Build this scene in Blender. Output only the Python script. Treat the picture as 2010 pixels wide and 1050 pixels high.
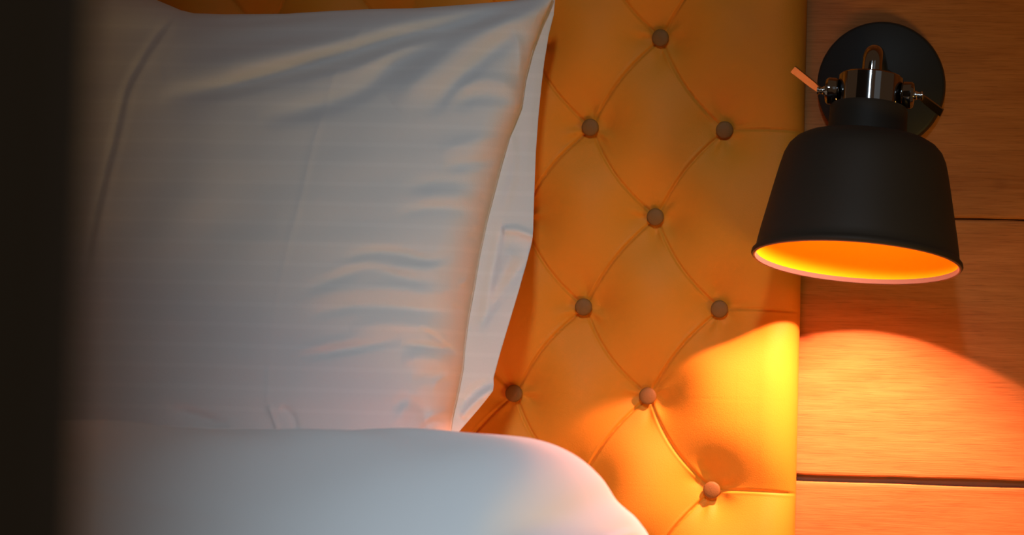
import bpy, bmesh, math, random
import numpy as np
from mathutils import Vector, Matrix

random.seed(4); np.random.seed(4)
R = math.radians
for o in list(bpy.data.objects): bpy.data.objects.remove(o)
S = bpy.context.scene
COL = S.collection

# ------------------------------------------------------------------ camera, world, light
FPX = 7000.0; DIST = 3.5; YAW = R(10.0); PITCH = R(3.0); ROLL = R(1.7)
AIM = Vector((0, 0, 0.903))
F = Vector((-math.sin(YAW)*math.cos(PITCH), math.cos(YAW)*math.cos(PITCH), math.sin(PITCH)))
R0 = Vector((math.cos(YAW), math.sin(YAW), 0)); U0 = R0.cross(F)
RT = R0*math.cos(ROLL) + U0*math.sin(ROLL); UP = U0*math.cos(ROLL) - R0*math.sin(ROLL)
CAM = AIM - F*(DIST/ (F.y))
cd = bpy.data.cameras.new('camera'); cam = bpy.data.objects.new('camera', cd); COL.objects.link(cam)
M = Matrix((RT, UP, -F)).transposed().to_4x4(); M.translation = CAM
cam.matrix_world = M
cd.sensor_width = 36; cd.lens = FPX/2010*36
cd.dof.use_dof = True; cd.dof.focus_distance = 3.43; cd.dof.aperture_fstop = 5.6
cd.clip_start = 0.05
S.camera = cam

S.view_settings.view_transform = 'Standard'; S.view_settings.look = 'None'
S.view_settings.gamma = 1; S.view_settings.use_curve_mapping = False
S.view_settings.exposure = 0.0

w = bpy.data.worlds.new('world'); S.world = w; w.use_nodes = True
bg = w.node_tree.nodes['Background']; bg.inputs[0].default_value = (1.0, 0.56, 0.30, 1); bg.inputs[1].default_value = 0.075

def area(name, loc, aim, sx, sy, col, power):
    l = bpy.data.lights.new(name, 'AREA'); l.shape = 'RECTANGLE'; l.size = sx; l.size_y = sy
    l.color = col; l.energy = power
    o = bpy.data.objects.new(name, l); COL.objects.link(o); o.location = loc
    o.rotation_euler = (Vector(aim)-Vector(loc)).to_track_quat('-Z', 'Y').to_euler()
    return o
# soft daylight from the window side of the room, behind the camera
wl = area('window_daylight', (0.42, -3.4, 2.55), (-0.2, -.5, 0.70), 0.32, 0.5, (0.65, 0.83, 0.97), 3.0); wl.data.spread = R(28)
# added warm fill low beside the bed; no lamp there, lights tufts from below
area('low_warm_fill', (0.98, -1.0, 0.30), (0.0, -.1, 0.95), 0.3, 0.3, (1.0, 0.62, 0.14), 3.5)
# narrow tall balcony door seen mirrored in the lamp collar
area('balcony_daylight', (1.75, -2.4, 2.05), (0.33, 0, 1.05), 1.0, 1.0, (0.60, 0.85, 1.0), 0.45)
BULB_POWER = 50.0; BULB_COL = (1.0, 0.365, 0.26)

# ------------------------------------------------------------------ helpers
def at(px, py, y):
    """point of the place seen at photograph pixel (px,py) on the vertical plane at depth y"""
    d = F + RT*((px-1005)/FPX) - UP*((py-525)/FPX)
    return CAM + d*((y-CAM.y)/d.y)
cam_np = np.array(CAM); F_np = np.array(F); R_np = np.array(RT); U_np = np.array(UP)
def at_np(px, py, y):
    d = F_np[None] + R_np[None]*((px.ravel()-1005)/FPX)[:,None] - U_np[None]*((py.ravel()-525)/FPX)[:,None]
    k = (y.ravel()-cam_np[1])/d[:,1]
    return cam_np[None] + d*k[:,None]

def tag(o, label=None, cat=None, group=None, kind=None):
    if label: o['label'] = label
    if cat: o['category'] = cat
    if group: o['group'] = group
    if kind: o['kind'] = kind
    return o
def empty(name, loc=(0,0,0)):
    o = bpy.data.objects.new(name, None); COL.objects.link(o); o.location = loc; o.empty_display_size = .05
    return o
def link(name, me, mat=None, parent=None, smooth=True):
    o = bpy.data.objects.new(name, me); COL.objects.link(o)
    if mat: me.materials.append(mat)
    if smooth: me.polygons.foreach_set('use_smooth', [True]*len(me.polygons))
    if parent is not None:
        o.parent = parent
        bpy.context.view_layer.update()
        o.matrix_parent_inverse = parent.matrix_world.inverted()
    return o
def from_bm(name, bm, mat, parent=None, smooth=True):
    me = bpy.data.meshes.new(name); bmesh.ops.recalc_face_normals(bm, faces=bm.faces); bm.to_mesh(me); bm.free()
    if smooth: o = link(name, me, mat, parent, True); me.set_sharp_from_angle(angle=R(38)); return o
    return link(name, me, mat, parent, smooth)
def grid_mesh(name, P, nu, nv, closed_u=False):
    """P: (nv*nu,3) rows of nu"""
    me = bpy.data.meshes.new(name)
    i = np.arange(nv-1)[:,None]; j = np.arange(nu if closed_u else nu-1)[None,:]
    a = i*nu + j; b = i*nu + (j+1) % nu; c = (i+1)*nu + (j+1) % nu; d = (i+1)*nu + j
    q = np.stack([a,b,c,d], -1).reshape(-1,4).astype(np.int32)
    me.vertices.add(len(P)); me.vertices.foreach_set('co', P.astype(np.float32).ravel())
    me.loops.add(q.size); me.loops.foreach_set('vertex_index', q.ravel())
    me.polygons.add(len(q)); me.polygons.foreach_set('loop_start', np.arange(len(q), dtype=np.int32)*4)
    me.update(calc_edges=True); me.validate()
    return me
def box_bm(bm, x0, x1, y0, y1, z0, z1, bev=0.0):
    r = bmesh.ops.create_cube(bm, size=1)
    for v in r['verts']:
        v.co = Vector(((x0+x1)/2+v.co.x*(x1-x0), (y0+y1)/2+v.co.y*(y1-y0), (z0+z1)/2+v.co.z*(z1-z0)))
    if bev:
        es = list({e for v in r['verts'] for e in v.link_edges})
        bmesh.ops.bevel(bm, geom=es, offset=bev, segments=3, affect='EDGES', profile=.5)
def lathe_bm(bm, prof, seg=96, mat=Matrix()):
    """prof: list of (radius, height) revolved about local Z"""
    rings = []
    for r, h in prof:
        rings.append([bm.verts.new(mat @ Vector((max(r,1e-5)*math.cos(2*math.pi*k/seg), max(r,1e-5)*math.sin(2*math.pi*k/seg), h))) for k in range(seg)])
    for a, b in zip(rings, rings[1:]):
        for k in range(seg):
            bm.faces.new((a[k], a[(k+1)%seg], b[(k+1)%seg], b[k]))
def tube_bm(bm, pts, rad, seg=32, cap=True):
    pts = [Vector(p) for p in pts]; n = len(pts); rings = []
    if not hasattr(rad, '__len__'): rad = [rad]*n
    ref = None
    for i, p in enumerate(pts):
        t = (pts[min(i+1,n-1)]-pts[max(i-1,0)]).normalized()
        if ref is None: ref = Vector((1,0,0)) if abs(t.x) < .8 else Vector((0,0,1))
        a = (ref - t*ref.dot(t)).normalized(); ref = a; b = t.cross(a)
        rings.append([bm.verts.new(p + (a*math.cos(2*math.pi*k/seg)+b*math.sin(2*math.pi*k/seg))*rad[i]) for k in range(seg)])
    for a, b in zip(rings, rings[1:]):
        for k in range(seg): bm.faces.new((a[k], a[(k+1)%seg], b[(k+1)%seg], b[k]))
    if cap: bm.faces.new(rings[0][::-1]); bm.faces.new(rings[-1])

# ------------------------------------------------------------------ materials
def mat(name, col, rough=.6, metal=0, spec=.5, **k):
    m = bpy.data.materials.new(name); m.use_nodes = True
    b = m.node_tree.nodes['Principled BSDF']
    b.inputs['Base Color'].default_value = (*col, 1); b.inputs['Roughness'].default_value = rough
    b.inputs['Metallic'].default_value = metal; b.inputs['Specular IOR Level'].default_value = spec
    for a, v in k.items(): b.inputs[a].default_value = v
    return m
def nd(m, t, **k):
    n = m.node_tree.nodes.new(t)
    for a, v in k.items(): setattr(n, a, v)
    return n
def lk(m, a, b): m.node_tree.links.new(a, b)
def bsdf(m): return m.node_tree.nodes['Principled BSDF']
def pos_node(m, scale=(1,1,1), loc=(0,0,0)):
    g = nd(m, 'ShaderNodeNewGeometry'); mp = nd(m, 'ShaderNodeMapping')
    mp.inputs['Scale'].default_value = scale; mp.inputs['Location'].default_value = loc
    lk(m, g.outputs['Position'], mp.inputs[0]); return mp.outputs[0]

def wood_material():
    m = mat('oak_plank', (.5,.3,.15), .55, spec=.25)
    oi = nd(m, 'ShaderNodeObjectInfo')
    g = nd(m, 'ShaderNodeNewGeometry')
    add = nd(m, 'ShaderNodeVectorMath', operation='ADD')
    sc = nd(m, 'ShaderNodeVectorMath', operation='SCALE'); sc.inputs[3].default_value = 37.0
    cmb = nd(m, 'ShaderNodeCombineXYZ'); lk(m, oi.outputs['Random'], cmb.inputs[0]); lk(m, oi.outputs['Random'], cmb.inputs[2])
    lk(m, cmb.outputs[0], sc.inputs[0]); lk(m, g.outputs['Position'], add.inputs[0]); lk(m, sc.outputs[0], add.inputs[1])
    def noise(scale, s, det, dist=0.0):
        mp = nd(m, 'ShaderNodeMapping'); mp.inputs['Scale'].default_value = scale
        lk(m, add.outputs[0], mp.inputs[0])
        n = nd(m, 'ShaderNodeTexNoise'); n.inputs['Scale'].default_value = s; n.inputs['Detail'].default_value = det
        n.inputs['Distortion'].default_value = dist; n.inputs['Roughness'].default_value = .6
        lk(m, mp.outputs[0], n.inputs['Vector']); return n.outputs['Fac']
    big = noise((1.1,1,5.5), 3.0, 4, 1.2)
    grain = noise((5,1,95), 3.0, 6, .35)
    fine = noise((14,1,420), 2.2, 3, .2)
    r1 = nd(m, 'ShaderNodeValToRGB'); e = r1.color_ramp.elements
    e[0].position = .3; e[0].color = (.40,.12,.018,1); e[1].position = .72; e[1].color = (.70,.27,.068,1)
    mx = nd(m, 'ShaderNodeMath', operation='MULTIPLY_ADD'); lk(m, grain, mx.inputs[0]); mx.inputs[1].default_value = .42
    b2 = nd(m, 'ShaderNodeMath', operation='MULTIPLY'); lk(m, big, b2.inputs[0]); b2.inputs[1].default_value = .62
    lk(m, b2.outputs[0], mx.inputs[2]); lk(m, mx.outputs[0], r1.inputs[0])
    # dark pores
    r2 = nd(m, 'ShaderNodeValToRGB'); e = r2.color_ramp.elements
    e[0].position = .33; e[0].color = (.55,.5,.45,1); e[1].position = .47; e[1].color = (1,1,1,1)
    lk(m, fine, r2.inputs[0])
    mul = nd(m, 'ShaderNodeMixRGB', blend_type='MULTIPLY'); mul.inputs[0].default_value = .55
    lk(m, r1.outputs[0], mul.inputs[1]); lk(m, r2.outputs[0], mul.inputs[2])
    # small knots
    mp = nd(m, 'ShaderNodeMapping'); mp.inputs['Scale'].default_value = (1,1,1.7); lk(m, add.outputs[0], mp.inputs[0])
    v = nd(m, 'ShaderNodeTexVoronoi'); v.inputs['Scale'].default_value = 6.5; lk(m, mp.outputs[0], v.inputs['Vector'])
    r3 = nd(m, 'ShaderNodeValToRGB'); e = r3.color_ramp.elements
    e[0].position = .02; e[0].color = (.45,.3,.2,1); e[1].position = .085; e[1].color = (1,1,1,1)
    lk(m, v.outputs['Distance'], r3.inputs[0])
    mu2 = nd(m, 'ShaderNodeMixRGB', blend_type='MULTIPLY'); mu2.inputs[0].default_value = .6
    lk(m, mul.outputs[0], mu2.inputs[1]); lk(m, r3.outputs[0], mu2.inputs[2])
    lk(m, mu2.outputs[0], bsdf(m).inputs['Base Color'])
    bp = nd(m, 'ShaderNodeBump'); bp.inputs['Strength'].default_value = .18; bp.inputs['Distance'].default_value = .0015
    ad = nd(m, 'ShaderNodeMath', operation='ADD'); lk(m, grain, ad.inputs[0]); lk(m, fine, ad.inputs[1])
    lk(m, ad.outputs[0], bp.inputs['Height']); lk(m, bp.outputs[0], bsdf(m).inputs['Normal'])
    return m

def weave(m, s=1500, strength=.12, dist=.0004):
    n = nd(m, 'ShaderNodeTexNoise'); n.inputs['Scale'].default_value = s; n.inputs['Detail'].default_value = 2
    lk(m, pos_node(m, (1,1,.45)), n.inputs['Vector'])
    n2 = nd(m, 'ShaderNodeTexNoise'); n2.inputs['Scale'].default_value = s; n2.inputs['Detail'].default_value = 2
    lk(m, pos_node(m, (.45,1,1)), n2.inputs['Vector'])
    ad = nd(m, 'ShaderNodeMath', operation='ADD'); lk(m, n.outputs['Fac'], ad.inputs[0]); lk(m, n2.outputs['Fac'], ad.inputs[1])
    bp = nd(m, 'ShaderNodeBump'); bp.inputs['Strength'].default_value = strength; bp.inputs['Distance'].default_value = dist
    lk(m, ad.outputs[0], bp.inputs['Height']); lk(m, bp.outputs[0], bsdf(m).inputs['Normal'])
    return m
def cotton(name, col, stripes=False, **k):
    m = mat(name, col, .85, spec=.15, **k)
    weave(m, 900, .25, .0006)
    if stripes:
        # satin stripes woven across the pillowcase
        wv = nd(m, 'ShaderNodeTexWave', wave_type='BANDS', bands_direction='Z', wave_profile='SIN')
        wv.inputs['Scale'].default_value = 1/(.0195)*.314; wv.inputs['Distortion'].default_value = .25; wv.inputs['Detail'].default_value = 1
        lk(m, pos_node(m, (1,1,1)), wv.inputs['Vector'])
        r = nd(m, 'ShaderNodeValToRGB'); e = r.color_ramp.elements
        e[0].position = .8; e[0].color = (*[c*.99 for c in col],1); e[1].position = .97; e[1].color = (*[min(1,c*1.02) for c in col],1)
        lk(m, wv.outputs['Fac'], r.inputs[0]); lk(m, r.outputs[0], bsdf(m).inputs['Base Color'])
    return m

M_WOOD = wood_material()
M_DARKGAP = mat('dark_batten', (.035,.025,.018), .9); M_BATTEN = mat('brown_batten', (.16,.09,.05), .9)
M_MUSTARD = mat('mustard_upholstery', (.78,.28,.022), .55, spec=.15, **{'Sheen Weight':.03, 'Sheen Roughness':.4}); weave(M_MUSTARD, 1300, .3, .0005)
bsdf(M_MUSTARD).inputs['Sheen Tint'].default_value = (1,.6,.2,1)
M_BUTTON = mat('button_fabric', (.24,.11,.025), .6, spec=.25); weave(M_BUTTON, 1300, .3, .0005)
M_CASE = cotton('pillowcase_cotton', (.74,.715,.70), True)
M_SHEET = cotton('duvet_cotton', (.90,.90,.90))
M_BLACK = mat('matte_black_paint', (.030,.023,.016), .6, spec=.25)
M_GLOSS = mat('gloss_black_metal', (.32,.31,.30), .07, 1)
M_PLATE = mat('satin_black_plate', (.016,.015,.013), .5, spec=.3)
M_LEVER = mat('brushed_lever_metal', (.5,.33,.12), .35, 1)
M_CHROME = mat('chrome', (.8,.78,.76), .12, 1)
M_LINING = mat('orange_enamel', (.90,.33,.003), .6, spec=.05)
M_RIM = mat('white_enamel_edge', (.12,.085,.075), .4, spec=.3)
M_PLASTER = mat('dark_plaster', (.17,.21,.24), 1.0, spec=0)
M_FLOOR = mat('dark_floor', (.12,.07,.04), .5)
M_FRAME = mat('bed_base_fabric', (.10,.06,.035), .9)
M_MATT = cotton('mattress_ticking', (.75,.74,.72))
M_BULB = mat('lamp_glass', (1,.8,.5), .4)
bsdf(M_BULB).inputs['Emission Color'].default_value = (1,.58,.22,1); bsdf(M_BULB).inputs['Emission Strength'].default_value = 18

# ------------------------------------------------------------------ setting
XL, XR, YF, H = -2.2, 1.9, -5.2, 2.6
bm = bmesh.new(); box_bm(bm, XL, XR, YF, .12, -.1, 0); tag(from_bm('floor', bm, M_FLOOR, smooth=False), 'dark timber floor under the bed', kind='structure')
bm = bmesh.new(); box_bm(bm, XL, XR, .007, .12, 0, H)
WALL = tag(from_bm('wall_back', bm, M_BATTEN, smooth=False), 'wall clad in broad horizontal oak planks behind bed and lamp', kind='structure')
zj1 = at(1780, 944, 0).z; zj2 = at(1945, 431, 0).z; pitch = zj2 - zj1
def plank(z0, z1, seed):
    """one board, front face at y=0, edges slightly worn and uneven"""
    rnd = random.Random(seed); n = 160
    xs = [XL+.01+(XR-XL-.02)*i/n for i in range(n+1)]
    bm = bmesh.new(); rings = []
    ph = [rnd.uniform(0,6) for _ in range(4)]
    for x in xs:
        wob = .0003*math.sin(x*23+ph[0])+.0002*math.sin(x*61+ph[1])+.0003*rnd.uniform(-1,1)
        wo2 = .0003*math.sin(x*19+ph[2])+.0002*math.sin(x*53+ph[3])+.0003*rnd.uniform(-1,1)
        b = .0022
        prof = [(.0068, z0+wob), (b, z0+wob), (.0004, z0+wob+b*.6), (0, z0+wob+b*1.6), (0, z1+wo2-b*1.6), (.0004, z1+wo2-b*.6), (b, z1+wo2), (.0068, z1+wo2)]
        rings.append([bm.verts.new((x, y, z)) for y, z in prof])
    for a, c in zip(rings, rings[1:]):
        for k in range(len(a)): bm.faces.new((a[k], c[k], c[(k+1)%len(a)], a[(k+1)%len(a)]))
    bm.faces.new(rings[0]); bm.faces.new(rings[-1][::-1])
    return from_bm('plank', bm, M_WOOD, WALL, smooth=False)
k0 = -math.floor(zj1/pitch)-1
z = zj1; edges = []
for k in range(-6, 12):
    zz = zj1 + k*pitch
    if zz > -.2 and zz < H+.2: edges.append((zz, k))
for i in range(len(edges)-1):
    (za, ka), (zb, kb) = edges[i], edges[i+1]
    ga = .0034 if ka == 0 else .0007; gb = .0034 if kb == 0 else .0007
    plank(max(za+ga, .004), min(zb-gb, H), 30+i)

# dark corner of the partition that cuts into the left of the view
xe = at(112, 525, -2.45).x
bm = bmesh.new(); box_bm(bm, XL, xe, -2.45, -2.42, 0, H, .004)
tag(from_bm('wall_left', bm, M_PLASTER, smooth=False), 'dark blurred partition edge in the left foreground', kind='structure')

# ------------------------------------------------------------------ headboard
YB = -0.022           # depth of the button plane
HB_T = empty('headboard', (-.35, -.03, 0))
tag(HB_T, 'mustard fabric headboard, diamond tufted with covered buttons, behind white pillow', 'headboard')
meas = {(0,0):(1295,73),(0,2):(1285,425),(0,4):(1270,777),(1,1):(1421,254),(1,3):(1411,606),(1,5):(1396,962),
        (-1,1):(1157,249),(-1,3):(1144,602),(-2,4):(1007,772)}
keys = list(meas); A = np.array([[1,i,j] for i,j in keys], float)
W = np.array([[at(*meas[k], YB).x, at(*meas[k], YB).z] for k in keys])
cf, *_ = np.linalg.lstsq(A, W, rcond=None)
def bpos(i, j):
    if (i,j) in meas: p = at(*meas[(i,j)], YB); return np.array([p.x, p.z])
    return np.array([1,i,j]) @ cf
HX0 = -1.45; eT = at(1580, 0, -.03); eB = at(1556, 1050, -.03)
def edge_x(z): return eB.x + (z-eB.z)*(eT.x-eB.x)/(eT.z-eB.z)
HZ0, HZ1 = .30, 1.36
btn = {}
for j in range(-4, 12):
    for i in range(-26, 2):
        if (i+j) % 2: continue
        p = bpos(i, j)
        if HX0+.05 < p[0] and HZ0+.05 < p[1] < HZ1-.04: btn[(i,j)] = p
# pleats between neighbouring buttons: list of polylines in (x,z)
pleats = []
def bow(a, b, off, n=14):
    t = np.linspace(0,1,n)[:,None]; d = b-a; L = np.linalg.norm(d); nrm = np.array([-d[1], d[0]])/L
    return a + d*t + nrm*off*np.sin(math.pi*t)**1.0*1.0
for (i,j), p in btn.items():
    if (i+1,j+1) in btn:                       # down right
        pleats.append(bow(p, btn[(i+1,j+1)], -.0072))
    if (i-1,j+1) in btn:                       # down left
        pleats.append(bow(p, btn[(i-1,j+1)], -.0048))
for (i,j), p in btn.items():
    if i == 1:
        q = np.array([edge_x(p[1])+.004, p[1]-.0015]); pleats.append(bow(p, q, .0012))
def axis(lo, hi, a, b, fine, coarse):
    return np.concatenate([np.arange(lo, a, coarse), np.arange(a, b, fine), np.arange(b, hi, coarse), [hi]])
gx = axis(0, 1, 0, 1, 1, 1)
xe0 = edge_x(.9)
U = np.concatenate([np.arange(HX0, -.62, .006), np.arange(-.62, -.06, .0024), np.arange(-.06, xe0-.02, .0011), xe0-.02+.02*np.sin(np.linspace(0, math.pi/2, 24))])
V = np.concatenate([np.arange(HZ0, .60, .005), np.arange(.60, 1.20, .0011), np.arange(1.20, HZ1-.02, .005), HZ1-.02+.02*np.sin(np.linspace(0, math.pi/2, 12))])
X, Z = np.meshgrid(U, V)
Xs = X + (edge_x(Z)-xe0)*np.clip((X+.06)/(xe0+.06), 0, 1)        # follow the slightly leaning side
d1 = np.full(X.shape, 9.0); bang = np.zeros(X.shape); PB = np.ones(X.shape); PV = np.ones(X.shape)
def window(lo, hi):
    i0, i1 = np.searchsorted(U, lo[0]), np.searchsorted(U, hi[0]); j0, j1 = np.searchsorted(V, lo[1]), np.searchsorted(V, hi[1])
    return (slice(j0, j1), slice(i0, i1))
for p in btn.values():
    m_ = window(p-.14, p+.14)
    if X[m_].size == 0: continue
    dd = np.hypot(Xs[m_]-p[0], Z[m_]-p[1]); PB[m_] *= 1-np.exp(-(np.maximum(dd-.003,0)/.037)**1.2)*np.clip((.14-dd)/.03,0,1)
    sel = dd < d1[m_]
    d1[m_] = np.where(sel, dd, d1[m_]); bang[m_] = np.where(sel, np.arctan2(Z[m_]-p[1], Xs[m_]-p[0]) + p[0]*9, bang[m_])
d2 = np.full(X.shape, 9.0); sg = np.zeros(X.shape)
for pl in pleats:
    m_ = window(pl.min(0)-.09, pl.max(0)+.09)
    if X[m_].size == 0: continue
    xx = Xs[m_]; zz = Z[m_]; best = np.full(xx.shape, 9.0); s = np.zeros(xx.shape)
    for a, b in zip(pl, pl[1:]):
        d = b-a; L2 = d@d; t = np.clip(((xx-a[0])*d[0]+(zz-a[1])*d[1])/L2, 0, 1)
        ex = xx-a[0]-t*d[0]; ez = zz-a[1]-t*d[1]; dd = np.hypot(ex, ez); sel = dd < best
        best = np.where(sel, dd, best); s = np.where(sel, np.sign(d[0]*ez-d[1]*ex), s)
    PV[m_] *= 1-.55*np.exp(-(best/.024)**1.3)
    sel = best < d2[m_]; d2[m_] = np.where(sel, best, d2[m_]); sg[m_] = np.where(sel, s, sg[m_])
near = np.clip(d1/.012, 0, 1)
h = .031*PB*PV
h -= .0055*np.exp(-(d1/.021)**2)
h -= .0030*np.exp(-(d2/.0012)**2)*near                              # pleat groove
h += .0008*np.exp(-((d2*sg+.0022)/.0013)**2)*near*np.clip((d1-.01)/.02,0,1)   # folded lip beside it
h += .0016*np.exp(-((d1-.016)/.012)**2)*np.sin(bang*5+np.sin(bang*3))*np.clip((d1-.006)/.01,0,1)   # gathers radiating from buttons
h += .0007*np.sin(Xs*41+Z*23)+.0005*np.sin(Xs*17-Z*57)
# rounded side and top
ex_ = np.clip((edge_x(Z)-Xs)/.034, 0, 1); ez_ = np.clip((HZ1-Z)/.03, 0, 1)
rnd = np.sqrt(np.clip(1-(1-ex_)**2,0,1))*np.sqrt(np.clip(1-(1-ez_)**2,0,1))
_m = np.clip((Xs-(edge_x(Z)-.11))/.10,0,1); h *= 1-.35*_m*_m*(3-2*_m)
Y = (YB+.006) - h
Yf = -.003 + (Y+.003)*(.12+.88*rnd)
P = np.stack([Xs.ravel(), Yf.ravel(), Z.ravel()], 1)
link('upholstery', grid_mesh('upholstery', P, X.shape[1], X.shape[0]), M_MUSTARD, HB_T)
bm = bmesh.new(); box_bm(bm, HX0, eB.x-.012, -.006, -.001, HZ0, HZ1-.01)
from_bm('back_panel', bm, M_DARKGAP, HB_T, smooth=False)
bmesh_b = None
# button: shallow dome with a tucked rim
bm = bmesh.new(); rb = .0086
prof = [(rb*.72,-.004),(rb*.98,-.001),(rb*1.0,.0010),(rb*.93,.0022),(rb*.8,.0028),(rb*.55,.0033),(rb*.28,.0036),(0.0,.0037)]
lathe_bm(bm, prof, 32, Matrix.Rotation(R(90), 4, 'X'))
bmesh.ops.remove_doubles(bm, verts=bm.verts, dist=1e-5)
first = None
for (i,j), p in btn.items():
    loc = (p[0], YB+.0055, p[1])
    if first is None:
        first = from_bm('button', bm, M_BUTTON); first.location = loc; o = first
    else:
        o = first.copy(); COL.objects.link(o); o.location = loc
    o.rotation_euler = (random.uniform(-.1,.1), random.uniform(0,6), random.uniform(-.1,.1))
for o in [o for o in COL.objects if o.name.startswith('button')]:
    o.parent = HB_T; o.matrix_parent_inverse = Matrix.Translation(HB_T.location).inverted()

# ------------------------------------------------------------------ bed
XB0, XB1 = -0.98, at(1000, 1050, -.6).x
BED = tag(empty('bed_base', ((XB0+XB1)/2, -1.1, 0)), 'dark upholstered bed base under the mattress', 'bed')
bm = bmesh.new(); box_bm(bm, XB0, XB1, -1.86, -.10, .10, .30, .012); from_bm('base_box', bm, M_FRAME, BED)
for x in (XB0+.1, XB1-.1):
    for y in (-1.76, -.2):
        bm = bmesh.new(); lathe_bm(bm, [(0,0),(.02,0),(.028,.10),(0,.10)], 24, Matrix.Translation((x,y,0))); from_bm('leg', bm, M_BLACK, BED)
bm = bmesh.new(); box_bm(bm, XB0, XB1, -1.86, -.10, .302, .4915, .05)
MAT_ = tag(from_bm('mattress', bm, M_MATT), 'white mattress under the duvet and pillow', 'mattress')

# ------------------------------------------------------------------ duvet, folded back in a thick roll below the pillow
YC = -.46
out = [(-1900,1500),(-1860,1000),(-1700,830),(-700,800),(-350,806),(100,815),(250,819),(370,824),(560,833),(740,840),(900,845),(980,847),(1050,856),(1105,874),(1150,900),(1188,935),(1212,972),(1250,1010),(1275,1052),(1297,1110),(1310,1180),(1315,1260),(1315,1400),(1311,1560)]
def spline(pts, n):
    pts = np.array(pts, float); d = np.r_[0, np.cumsum(np.hypot(*np.diff(pts, axis=0).T)**.8)]; d /= d[-1]
    m = np.gradient(pts, d, axis=0); t = np.linspace(0,1,n); k = np.clip(np.searchsorted(d, t)-1, 0, len(d)-2)
    h_ = (d[k+1]-d[k])[:,None]; u = ((t-d[k])/(d[k+1]-d[k]))[:,None]
    return (2*u**3-3*u**2+1)*pts[k]+(u**3-2*u**2+u)*h_*m[k]+(-2*u**3+3*u**2)*pts[k+1]+(u**3-u**2)*h_*m[k+1]
n = 420; sp = spline(out, n); K = at_np(sp[:,0], sp[:,1], np.full(n, YC))
kx, kz = K[:,0], K[:,2]; tx = np.gradient(kx); tz = np.gradient(kz); L = np.hypot(tx,tz); nx, nz = -tz/L, tx/L
for _ in range(30):
    nx = np.convolve(np.pad(nx,2,'edge'), [.1,.2,.4,.2,.1],'valid'); nz = np.convolve(np.pad(nz,2,'edge'), [.1,.2,.4,.2,.1],'valid')
L = np.hypot(nx,nz); nx/=L; nz/=L
rows = []
th = np.r_[np.linspace(-80, 0, 30), np.linspace(0, 90, 90)[1:]]
prof = [(YC + .075*math.sin(R(-t)) if t < 0 else YC - .34*math.sin(R(t)), (1-math.cos(R(t)))*(.13 if t < 0 else .15)) for t in th]
prof += [(YC-.34-.02*k, .15+.0004*k) for k in range(1, 60)] + [(YC-1.54-.03*math.sin(a), .1736+.03*(1-math.cos(a))) for a in np.linspace(.1, 1.57, 10)]
prof += [(YC-1.57, .2036+.02*k) for k in range(1,5)]
PY = np.array([p[0] for p in prof]); IN = np.array([p[1] for p in prof])
rr = np.random.RandomState(3)
SX, SY = np.meshgrid(np.linspace(0,1,n), PY)
side = np.clip((kx-.05)/.12, 0, 1)
D = np.zeros(SX.shape)
arc = np.cumsum(np.r_[0, np.hypot(np.diff(kx), np.diff(kz))])[None,:]
D += .0022*np.sin(arc*11+SY*9+.5)+.0016*np.sin(arc*23-SY*21)+.0010*np.sin(arc*47+SY*33+2*np.sin(SY*14))
# soft creases that fan over the right shoulder of the roll
for a0, y0, sl, am, wd in [(1.18,-.70,.5,.003,.010),(1.10,-.66,.35,-.0028,.012),(1.25,-.76,.6,.0026,.012),(1.33,-.72,.7,-.003,.010),(.95,-.75,.2,.002,.014),(1.42,-.8,.8,.003,.012)]:
    D += am*np.exp(-((SY-y0+sl*(arc-a0)*.25)/wd)**2)*np.exp(-((arc-a0)/.13)**2)
IN2 = IN[:,None]*(1-.45*side[None,:]*(kz[None,:] < .66)) - D
PX = kx[None,:]-nx[None,:]*IN2; PZ = kz[None,:]-nz[None,:]*IN2
PZ = np.maximum(PZ-.0035, .12)
P = np.stack([PX.ravel(), SY.ravel(), PZ.ravel()], 1)
me = grid_mesh('duvet', P, n, len(prof))
DUV = tag(link('duvet', me, M_SHEET), 'white cotton duvet folded back in a thick soft roll below the pillow', 'duvet')

sm = DUV.modifiers.new('thickness', 'SOLIDIFY'); sm.thickness = .02; sm.offset = 1
# ------------------------------------------------------------------ pillow
top = [(-620,-70),(-400,-105),(-150,-110),(100,-78),(220,-38),(310,1),(355,20),(380,26),(440,28),(560,27),(640,22),(720,18),(820,16),(900,10),(1000,2),(1060,-5),(1088,-8)]
rgt = [(1088,-8),(1066,40),(1046,95),(1032,150),(1024,205),(1000,265),(985,315),(968,380),(955,430),(940,500),(930,560),(919,620),(911,680),(908,720),(898,770),(886,820),(882,850),(876,900),(868,1000),(860,1100),(850,1296)]
def interp(pts, x, ax=0):
    p = np.array(pts, float); return np.interp(x, p[:,ax], p[:,1-ax])
NU, NV = 620, 420
u = np.linspace(0,1,NU); u = 1-(1-u)**1.25; v = np.linspace(0,1,NV)
UU, VV = np.meshgrid(u, v)
LB = -620.0
yy0 = VV*1304-8
for it in range(3):
    xr = interp(rgt, yy0, 1); xx = LB + (xr-LB)*UU
    ytop = interp(top, xx); yy0 = ytop + (1296-ytop)*VV
PXX, PYY = xx, yy0
from numpy import exp, clip
def base_y(py): return -.108 - .135*clip(py, -150, 1400)/930.0
dr = (interp(rgt, PYY, 1)-PXX)*.0005*.97; dt = (PYY-interp(top, PXX))*.0005; dl = (PXX-LB)*.0005; db = (1311-PYY)*.0005
def rndf(d, w): q = clip(d/w, 0, 1); return np.sqrt(clip(1-(1-q)**2, 0, 1))
wr = .022+.02*clip((PYY-100)/500, 0, 1)
broad = (1-exp(-clip(dr,0,9)/.16))**.6*(1-exp(-clip(dt,0,9)/.13))**.65*(1-exp(-clip(dl,0,9)/.16))**.6*(1-exp(-clip(db,0,9)/.10))**.5
lowfat = clip((PYY-60)/420, 0, 1)
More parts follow.
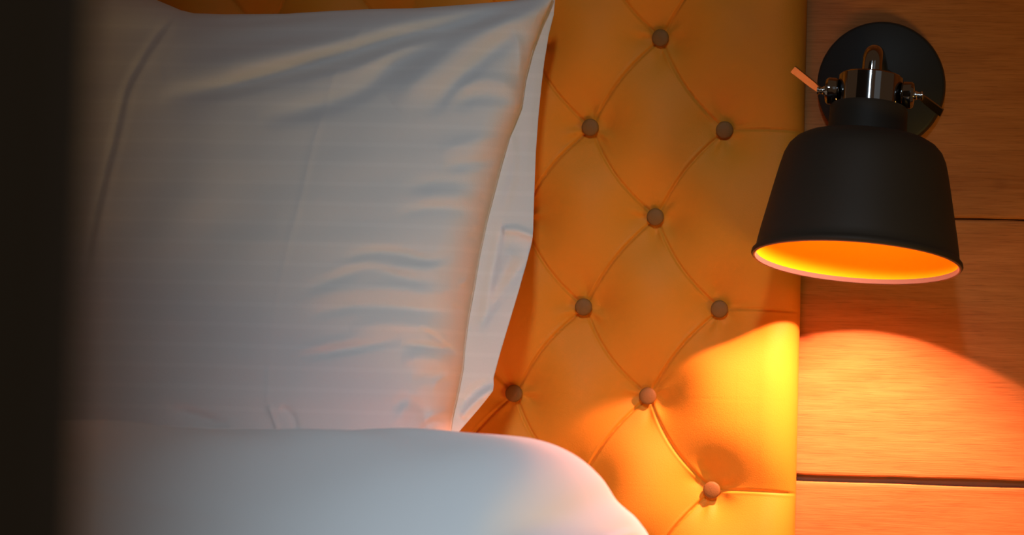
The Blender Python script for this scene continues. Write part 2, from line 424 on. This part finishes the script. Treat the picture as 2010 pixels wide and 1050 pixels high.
T = (.018+.022*lowfat)*rndf(dr, wr)*rndf(dt, .03)*rndf(db, .03)*rndf(dl,.04) + .075*broad
D = np.zeros(PXX.shape)
def ridge(pts, wid, amp, taper=.18, asym=0.0):
    """fold along a pixel polyline; amp>0 raises it towards the room (metres)"""
    global D
    p = spline(pts, 26); seg = np.diff(p, axis=0); ls = np.hypot(*seg.T); tot = ls.sum(); acc = np.r_[0, np.cumsum(ls)]
    lo = p.min(0)-4*wid; hi = p.max(0)+4*wid
    m_ = (PXX>lo[0])&(PXX<hi[0])&(PYY>lo[1])&(PYY<hi[1])
    x = PXX[m_]; y = PYY[m_]; best = np.full(x.shape, 1e9); tt = np.zeros(x.shape); s = np.zeros(x.shape)
    for k in range(len(seg)):
        t = clip(((x-p[k,0])*seg[k,0]+(y-p[k,1])*seg[k,1])/ls[k]**2, 0, 1)
        ex = x-p[k,0]-t*seg[k,0]; ey = y-p[k,1]-t*seg[k,1]; dd = np.hypot(ex, ey); sel = dd < best
        best[sel] = dd[sel]; tt[sel] = ((acc[k]+t*ls[k])/tot)[sel]; s[sel] = np.sign(seg[k,0]*ey-seg[k,1]*ex)[sel]
    g = exp(-(best/wid)**2)
    if asym: g = exp(-((best)/(wid*(1+asym*s)))**2)
    D[m_] += amp*g*clip(tt/taper,0,1)**.8*clip((1-tt)/taper,0,1)**.8
mm = .0013
# big folds that run to the upper right corner
ridge([(330,195),(450,178),(580,142),(700,106),(800,74),(900,52),(1010,22),(1085,-4)], 17, -7.5*mm, .2)
ridge([(330,150),(480,128),(620,100),(740,62),(880,36),(1040,4)], 30, 6.0*mm, .2)
ridge([(420,92),(560,80),(700,66),(760,56)], 16, -2.2*mm, .3)
ridge([(372,48),(470,46),(580,36),(700,28)], 9, -2.0*mm, .25)
ridge([(520,240),(640,212),(720,180),(790,128),(850,92)], 20, -4.6*mm, .25)
ridge([(600,165),(700,142),(790,104),(880,72)], 14, 2.6*mm, .25)
ridge([(780,210),(850,150),(920,92),(1010,40),(1070,8)], 28, 6.5*mm, .2)
ridge([(840,230),(900,170),(960,110),(1030,52)], 17, -3.8*mm, .25)
ridge([(880,200),(915,172),(960,160),(1005,172),(1022,200)], 15, 3.0*mm, .25)
ridge([(890,215),(935,195),(985,196),(1020,205)], 15, -3.0*mm, .25)
ridge([(1005,60),(1022,88),(1026,120),(1024,160)], 8, 2.2*mm, .3)
ridge([(880,330),(920,325),(960,318),(985,312)], 12, -2.6*mm, .25)
ridge([(870,300),(930,285),(995,268)], 14, 1.8*mm, .3)
ridge([(800,372),(870,362),(940,362),(965,358)], 13, -2.0*mm, .3)
ridge([(820,395),(890,390),(950,392)], 14, 1.8*mm, .3)
ridge([(790,425),(860,412),(930,420),(950,425)], 11, -1.7*mm, .3)
# wrinkles pulling across from the right edge
ridge([(690,512),(740,500),(795,502),(850,514),(900,505)], 10, -3.2*mm, .3)
ridge([(650,540),(720,522),(800,530),(880,536)], 12, 2.2*mm, .3)
ridge([(610,575),(680,548),(745,530),(800,548),(860,562)], 11, -2.6*mm, .3)
ridge([(590,600),(690,575),(780,570),(860,578),(920,572)], 15, 3.2*mm, .25)
ridge([(620,625),(700,606),(790,606),(860,612),(905,612)], 11, -3.4*mm, .25)
ridge([(700,650),(760,640),(840,644),(900,650)], 14, 3.2*mm, .25)
ridge([(600,702),(680,690),(760,676),(800,668)], 9, -3.2*mm, .3)
ridge([(800,676),(850,682),(905,688)], 8, -3.4*mm, .25)
ridge([(835,646),(862,662),(885,682),(903,698)], 5, -2.0*mm, .25)
ridge([(800,708),(850,706),(900,716)], 14, 3.0*mm, .25)
ridge([(600,690),(660,676),(740,660)], 10, 1.6*mm, .3)
ridge([(820,745),(860,740),(900,752)], 11, -2.2*mm, .3)
ridge([(858,770),(872,745),(900,735)], 7, 1.8*mm, .3)
ridge([(780,800),(812,788),(835,800),(850,830)], 12, -3.0*mm, .3)
ridge([(790,838),(808,800),(828,770)], 13, 2.2*mm, .3)
ridge([(835,842),(860,828),(884,836)], 6, -2.4*mm, .2)
ridge([(842,826),(862,814),(890,806)], 7, 2.0*mm, .2)
ridge([(940,500),(925,540),(918,566)], 6, 1.4*mm)
for k, (a, b) in enumerate([((985,345),(960,352)),((970,396),(946,388)),((958,430),(934,448)),((946,470),(925,462)),((930,545),(905,560)),((921,610),(896,600))]):
    ridge([a, ((a[0]+b[0])/2, (a[1]+b[1])/2+4), b], 6, (-1.8 if k%2 else 1.8)*mm, .3)
# ironed-in creases
c1 = [(738,16),(722,52),(694,104),(668,150),(648,220),(626,300),(606,400),(580,500),(560,600),(548,700),(545,780),(548,840)]
ridge(c1, 6.5, .42*mm, .03)
c2 = [(345,30),(318,72),(285,130),(262,180),(245,260),(225,350),(205,450),(192,540)]
ridge(c2, 8, -1.0*mm, .1); ridge([(x+14, y+2) for x, y in c2], 8, .5*mm, .1)
ridge([(548,795),(556,820),(566,850)], 5, 1.6*mm); ridge([(568,800),(588,815),(600,850)], 8, -1.8*mm)
ridge([(350,800),(400,816),(470,838)], 11, -2.6*mm, .3)
ridge([(440,150),(425,300),(360,450),(310,560)], 60, 2.4*mm, .3)
ridge([(180,430),(300,480),(420,470),(560,450)], 60, -2.0*mm, .3)
D += .0006*np.sin(PXX*.031+PYY*.012)*np.sin(PYY*.024+1)+.00035*np.sin(PXX*.011+PYY*.083+2*np.sin(PXX*.006))
D *= 1-.4*exp(-((PYY-600)/130)**4)*clip((850-PXX)/120,0,1)
BY = base_y(PYY)
fr = BY - T - D*clip(dr/.006,0,1)*clip(dt/.005,0,1)
bk = np.minimum(BY + T*.35, -.096)
bk = np.maximum(bk, fr+.0015)
# place on the base plane, then lift towards the room without changing x,z
base = at_np(PXX, PYY, BY - .6*T)
Pf = base.copy(); Pf[:,1] = fr.ravel()
Pb = base.copy(); Pb[:,1] = bk.ravel()
PIL = tag(empty('pillow', tuple(at(400, 900, -.28))), 'large white satin-stripe pillow propped upright against the mustard headboard', 'pillow')
n0 = len(Pf); me = bpy.data.meshes.new('pillowcase')
i_ = np.arange(NV-1)[:,None]; j_ = np.arange(NU-1)[None,:]
a = i_*NU+j_; qf = np.stack([a, a+NU, a+NU+1, a+1], -1).reshape(-1,4); qb = qf[:, ::-1]+n0
bd = np.r_[np.arange(NU), (np.arange(1,NV))*NU+NU-1, ((NV-1)*NU+np.arange(NU-2,-1,-1)), (np.arange(NV-2,0,-1)*NU)]
b2 = np.roll(bd,-1); qs = np.stack([bd, b2, b2+n0, bd+n0], -1)
q = np.concatenate([qf, qb, qs]).astype(np.int32); PP = np.concatenate([Pf, Pb]).astype(np.float32)
me.vertices.add(len(PP)); me.vertices.foreach_set('co', PP.ravel()); me.loops.add(q.size); me.loops.foreach_set('vertex_index', q.ravel())
me.polygons.add(len(q)); me.polygons.foreach_set('loop_start', np.arange(len(q), dtype=np.int32)*4); me.update(calc_edges=True)
link('pillowcase', me, M_CASE, PIL)
# open flap of the case hanging beyond the filled part
fo = [(1090,-12),(1086,30),(1076,70),(1068,120),(1062,170),(1056,230),(1051,300),(1048,380),(1046,440),(1046,464),(1034,510),(1018,570),(1000,630),(982,690),(968,742),(968,768),(938,804),(905,842),(880,872),(850,905)]
nf, nr = 300, 46
ts = np.linspace(0,1,nf)
fp = np.array(fo, float); dd_ = np.r_[0, np.cumsum(np.hypot(*np.diff(fp,axis=0).T))]; dd_ /= dd_[-1]
ox = np.interp(ts, dd_, fp[:,0]); oy = np.interp(ts, dd_, fp[:,1])
ip = np.array(rgt[:-1], float); ip = ip[ip[:,1] <= 905]; di = np.r_[0, np.cumsum(np.hypot(*np.diff(ip,axis=0).T))]; di /= di[-1]
ix = np.interp(ts, di, ip[:,0])-30; iy = np.interp(ts, di, ip[:,1])
rr_ = np.linspace(0,1,nr)[None,:]
FX = ix[:,None]+(ox-ix)[:,None]*rr_; FY = iy[:,None]+(oy-iy)[:,None]*rr_
PXX, PYY = FX, FY; D = np.zeros(FX.shape)
ridge([(985,452),(1015,452),(1050,466)], 8, 3.0*mm, .1); ridge([(990,478),(1046,490)], 18, -2.0*mm, .2)
ridge([(985,430),(968,520),(945,640)], 10, -2.6*mm, .2); ridge([(1040,500),(985,570),(935,650)], 12, -2.6*mm, .2)
ridge([(1010,480),(975,590)], 14, 2.2*mm, .2); ridge([(905,822),(940,785),(972,762)], 8, 3.0*mm, .1); ridge([(900,800),(930,768),(968,745)], 10, -2.2*mm, .2)
ridge([(1000,240),(1010,330),(985,420)], 10, 1.6*mm); ridge([(1060,100),(1040,240),(1030,380)], 12, 1.2*mm)
FB = base_y(FY) + .004 + .012*rr_
FB = np.minimum(FB, -.098)
F1 = at_np(FX, FY, FB); F1[:,1] -= D.ravel(); F2 = F1.copy(); F2[:,1] += .0022
me = grid_mesh('flap', np.concatenate([F1, F2.reshape(nf,nr,3)[::-1].reshape(-1,3)]), nr, nf*2)
# the strip joining the two sheets at the far end is the hem
link('open_flap', me, M_CASE, PIL)

# ------------------------------------------------------------------ wall lamp
DW = .145
rim = at(1682, 512, -DW)
PXM = .0005*(DIST-DW)/DIST                     # metres per photograph pixel at the lamp
LAMP = tag(empty('wall_lamp', tuple(at(1731, 170, 0))), 'matte black wall lamp with bell shade, orange inside, lit beside headboard', 'lamp')
tilt = R(8.4); lat = R(2.4)
AX = Matrix.Translation(rim) @ Matrix.Rotation(lat, 4, 'Y') @ Matrix.Rotation(-tilt, 4, 'X')   # local +Z runs up the shade axis
def L(px): return px*PXM
# mounting plate
pc = at(1731, 170, 0)
bm = bmesh.new(); rp = .0625
lathe_bm(bm, [(0,.0),(rp*.985,0),(rp,.003),(rp,.013),(rp*.985,.0165),(rp*.95,.018),(0,.018)], 128, Matrix.Translation(pc) @ Matrix.Rotation(R(90),4,'X'))
bmesh.ops.remove_doubles(bm, verts=bm.verts, dist=1e-5)
o = from_bm('wall_plate', bm, M_PLATE, LAMP)
# shade, outer skin then bead
outp = [(L(80),L(248)),(L(108),L(247)),(L(126),L(243)),(L(140),L(235)),(L(152),L(222)),(L(160),L(205)),(L(166),L(182)),(L(172),L(155)),(L(179),L(122)),(L(186),L(88)),(L(193),L(55)),(L(198),L(28)),(L(200),L(14)),
        (L(203.5),L(10)),(L(207),L(6)),(L(208),L(1)),(L(206),L(-3))]
bm = bmesh.new(); lathe_bm(bm, outp, 160, AX)
SH = from_bm('lamp_shade', bm, M_BLACK, LAMP); tag(SH, 'matte black bell shade')
bm = bmesh.new(); lathe_bm(bm, [(L(206),L(-3)),(L(203.5),L(-5)),(L(200.5),L(-4)),(L(199),L(0)),(L(198.5),L(5))], 160, AX)
tag(from_bm('shade_rim', bm, M_RIM, SH), 'pale enamelled rim edge')
inn = [(L(198.5),L(5)),(L(197),L(20)),(L(190),L(55)),(L(183),L(88)),(L(176),L(122)),(L(168),L(155)),(L(162),L(182)),(L(156),L(203)),(L(147),L(219)),(L(134),L(231)),(L(105),L(239)),(L(28),L(242))]
bm = bmesh.new(); lathe_bm(bm, inn, 160, AX)
tag(from_bm('shade_lining', bm, M_LINING, SH), 'glowing orange inner lining')
# neck, collar
bm = bmesh.new(); lathe_bm(bm, [(L(30),L(240)),(L(80),L(246)),(L(81),L(252)),(L(78),L(262)),(L(77),L(290)),(L(77),L(306)),(L(74),L(312)),(L(64),L(314))], 96, AX)
from_bm('neck', bm, M_BLACK, LAMP)
bm = bmesh.new(); lathe_bm(bm, [(L(60),L(312)),(L(63.5),L(314)),(L(63.5),L(371)),(L(61),L(374)),(L(50),L(376)),(L(24),L(377)),(L(0),L(377))], 96, AX)
tag(from_bm('collar', bm, M_GLOSS, LAMP), 'glossy black metal collar')
# stem standing on the collar, bending back to the plate
s0 = AX @ Vector((0,0,L(370))); s1 = AX @ Vector((0,0,L(400))); s2 = AX @ Vector((0,-.002,L(414)))
pe = pc + Vector((0,-.017,.0))
b0 = AX @ Vector((0,0,L(425)))
pts = [s0, s1]
c_ = AX @ Vector((0,0,L(432)))
for t in np.linspace(.1, 1, 14):
    e = c_ + Vector(((pe.x-c_.x)*.45, .035, -.006))
    p = s1*(1-t)**2 + c_*2*t*(1-t) + e*t**2; pts.append(p)
pts.append(pe)
bm = bmesh.new(); tube_bm(bm, pts, L(20), 40); from_bm('arm', bm, M_GLOSS, LAMP)
bm = bmesh.new(); lathe_bm(bm, [(0,0),(L(34),0),(L(34),.004),(L(30),.007),(0,.008)], 64, Matrix.Translation(pc+Vector((0,-.0175,0))) @ Matrix.Rotation(R(90),4,'X'))
from_bm('arm_flange', bm, M_GLOSS, LAMP)
# side screws with wing levers
def side_screw(s, ang, ln):
    YA = AX @ Matrix.Translation((0,-L(8),L(338))) @ Matrix.Rotation(R(90)*s, 4, 'Y')
    bm = bmesh.new(); lathe_bm(bm, [(L(10),L(56)),(L(10),L(62)),(L(24),L(63)),(L(27),L(67)),(L(27),L(82)),(L(23),L(87)),(L(12),L(89)),(L(0),L(89))], 48, YA)
    k = from_bm('wing_screw', bm, M_GLOSS, LAMP)
    bm = bmesh.new(); lathe_bm(bm, [(L(9),L(88)),(L(9),L(92)),(L(7),L(94)),(L(7),L(99)),(L(9),L(101)),(L(9),L(104)),(L(0),L(105))], 32, YA)
    tag(from_bm('pin', bm, M_CHROME, k), 'chrome pin')
    # flat lever plate, bent once
    bm = bmesh.new()
    base_ = AX @ Vector((s*L(98), -L(8), L(338)))
    d = Vector((s*math.cos(ang), -.18, math.sin(ang))).normalized()
    wv = Vector((-s*math.sin(ang)*.55, -.55, math.cos(ang)*.62)); wv = (wv - d*wv.dot(d)).normalized()
    # face looks down and out to the room
    if True:
        nrm = d.cross(wv).normalized()
    path = [(-.0015, .0028, .0), (.004, .0034, 0), (.0085, .0040, .0), (ln*.55, .0042, 0), (ln, .0044, 0)]
    rings = []
    for t, hw, off in path:
        c = base_ + d*t + nrm*off
        rings.append([bm.verts.new(c + wv*hw*a_ + nrm*.0009*b_) for a_, b_ in ((-1,-1),(1,-1),(1,1),(-1,1))])
    for a_, b_ in zip(rings, rings[1:]):
        for q_ in range(4): bm.faces.new((a_[q_], a_[(q_+1)%4], b_[(q_+1)%4], b_[q_]))
    bm.faces.new(rings[0][::-1]); bm.faces.new(rings[-1])
    tag(from_bm('lever', bm, M_LEVER, k, smooth=False), 'bright flat metal lever')
side_screw(-1, R(37), .033)
side_screw(1, R(-37), .028)
# bulb and its light
bm = bmesh.new()
bz = L(145)
lathe_bm(bm, [(L(16),L(240)),(L(16),L(215)),(L(20),L(205)),(L(30),L(190)),(L(37),L(178)),(L(38),L(160)),(L(35),L(145)),(L(26),L(136)),(L(14),L(133)),(0,L(132.5))], 48, AX)
bmesh.ops.remove_doubles(bm, verts=bm.verts, dist=1e-5)
BULB = from_bm('bulb', bm, M_BULB, LAMP)
l = bpy.data.lights.new('bulb_light', 'SPOT'); l.spot_size = R(126); l.spot_blend = .6; l.energy = BULB_POWER; l.color = BULB_COL; l.shadow_soft_size = .006
lo = bpy.data.objects.new('bulb_light', l); COL.objects.link(lo); lo.matrix_world = AX @ Matrix.Translation((L(-14),0,L(133)))
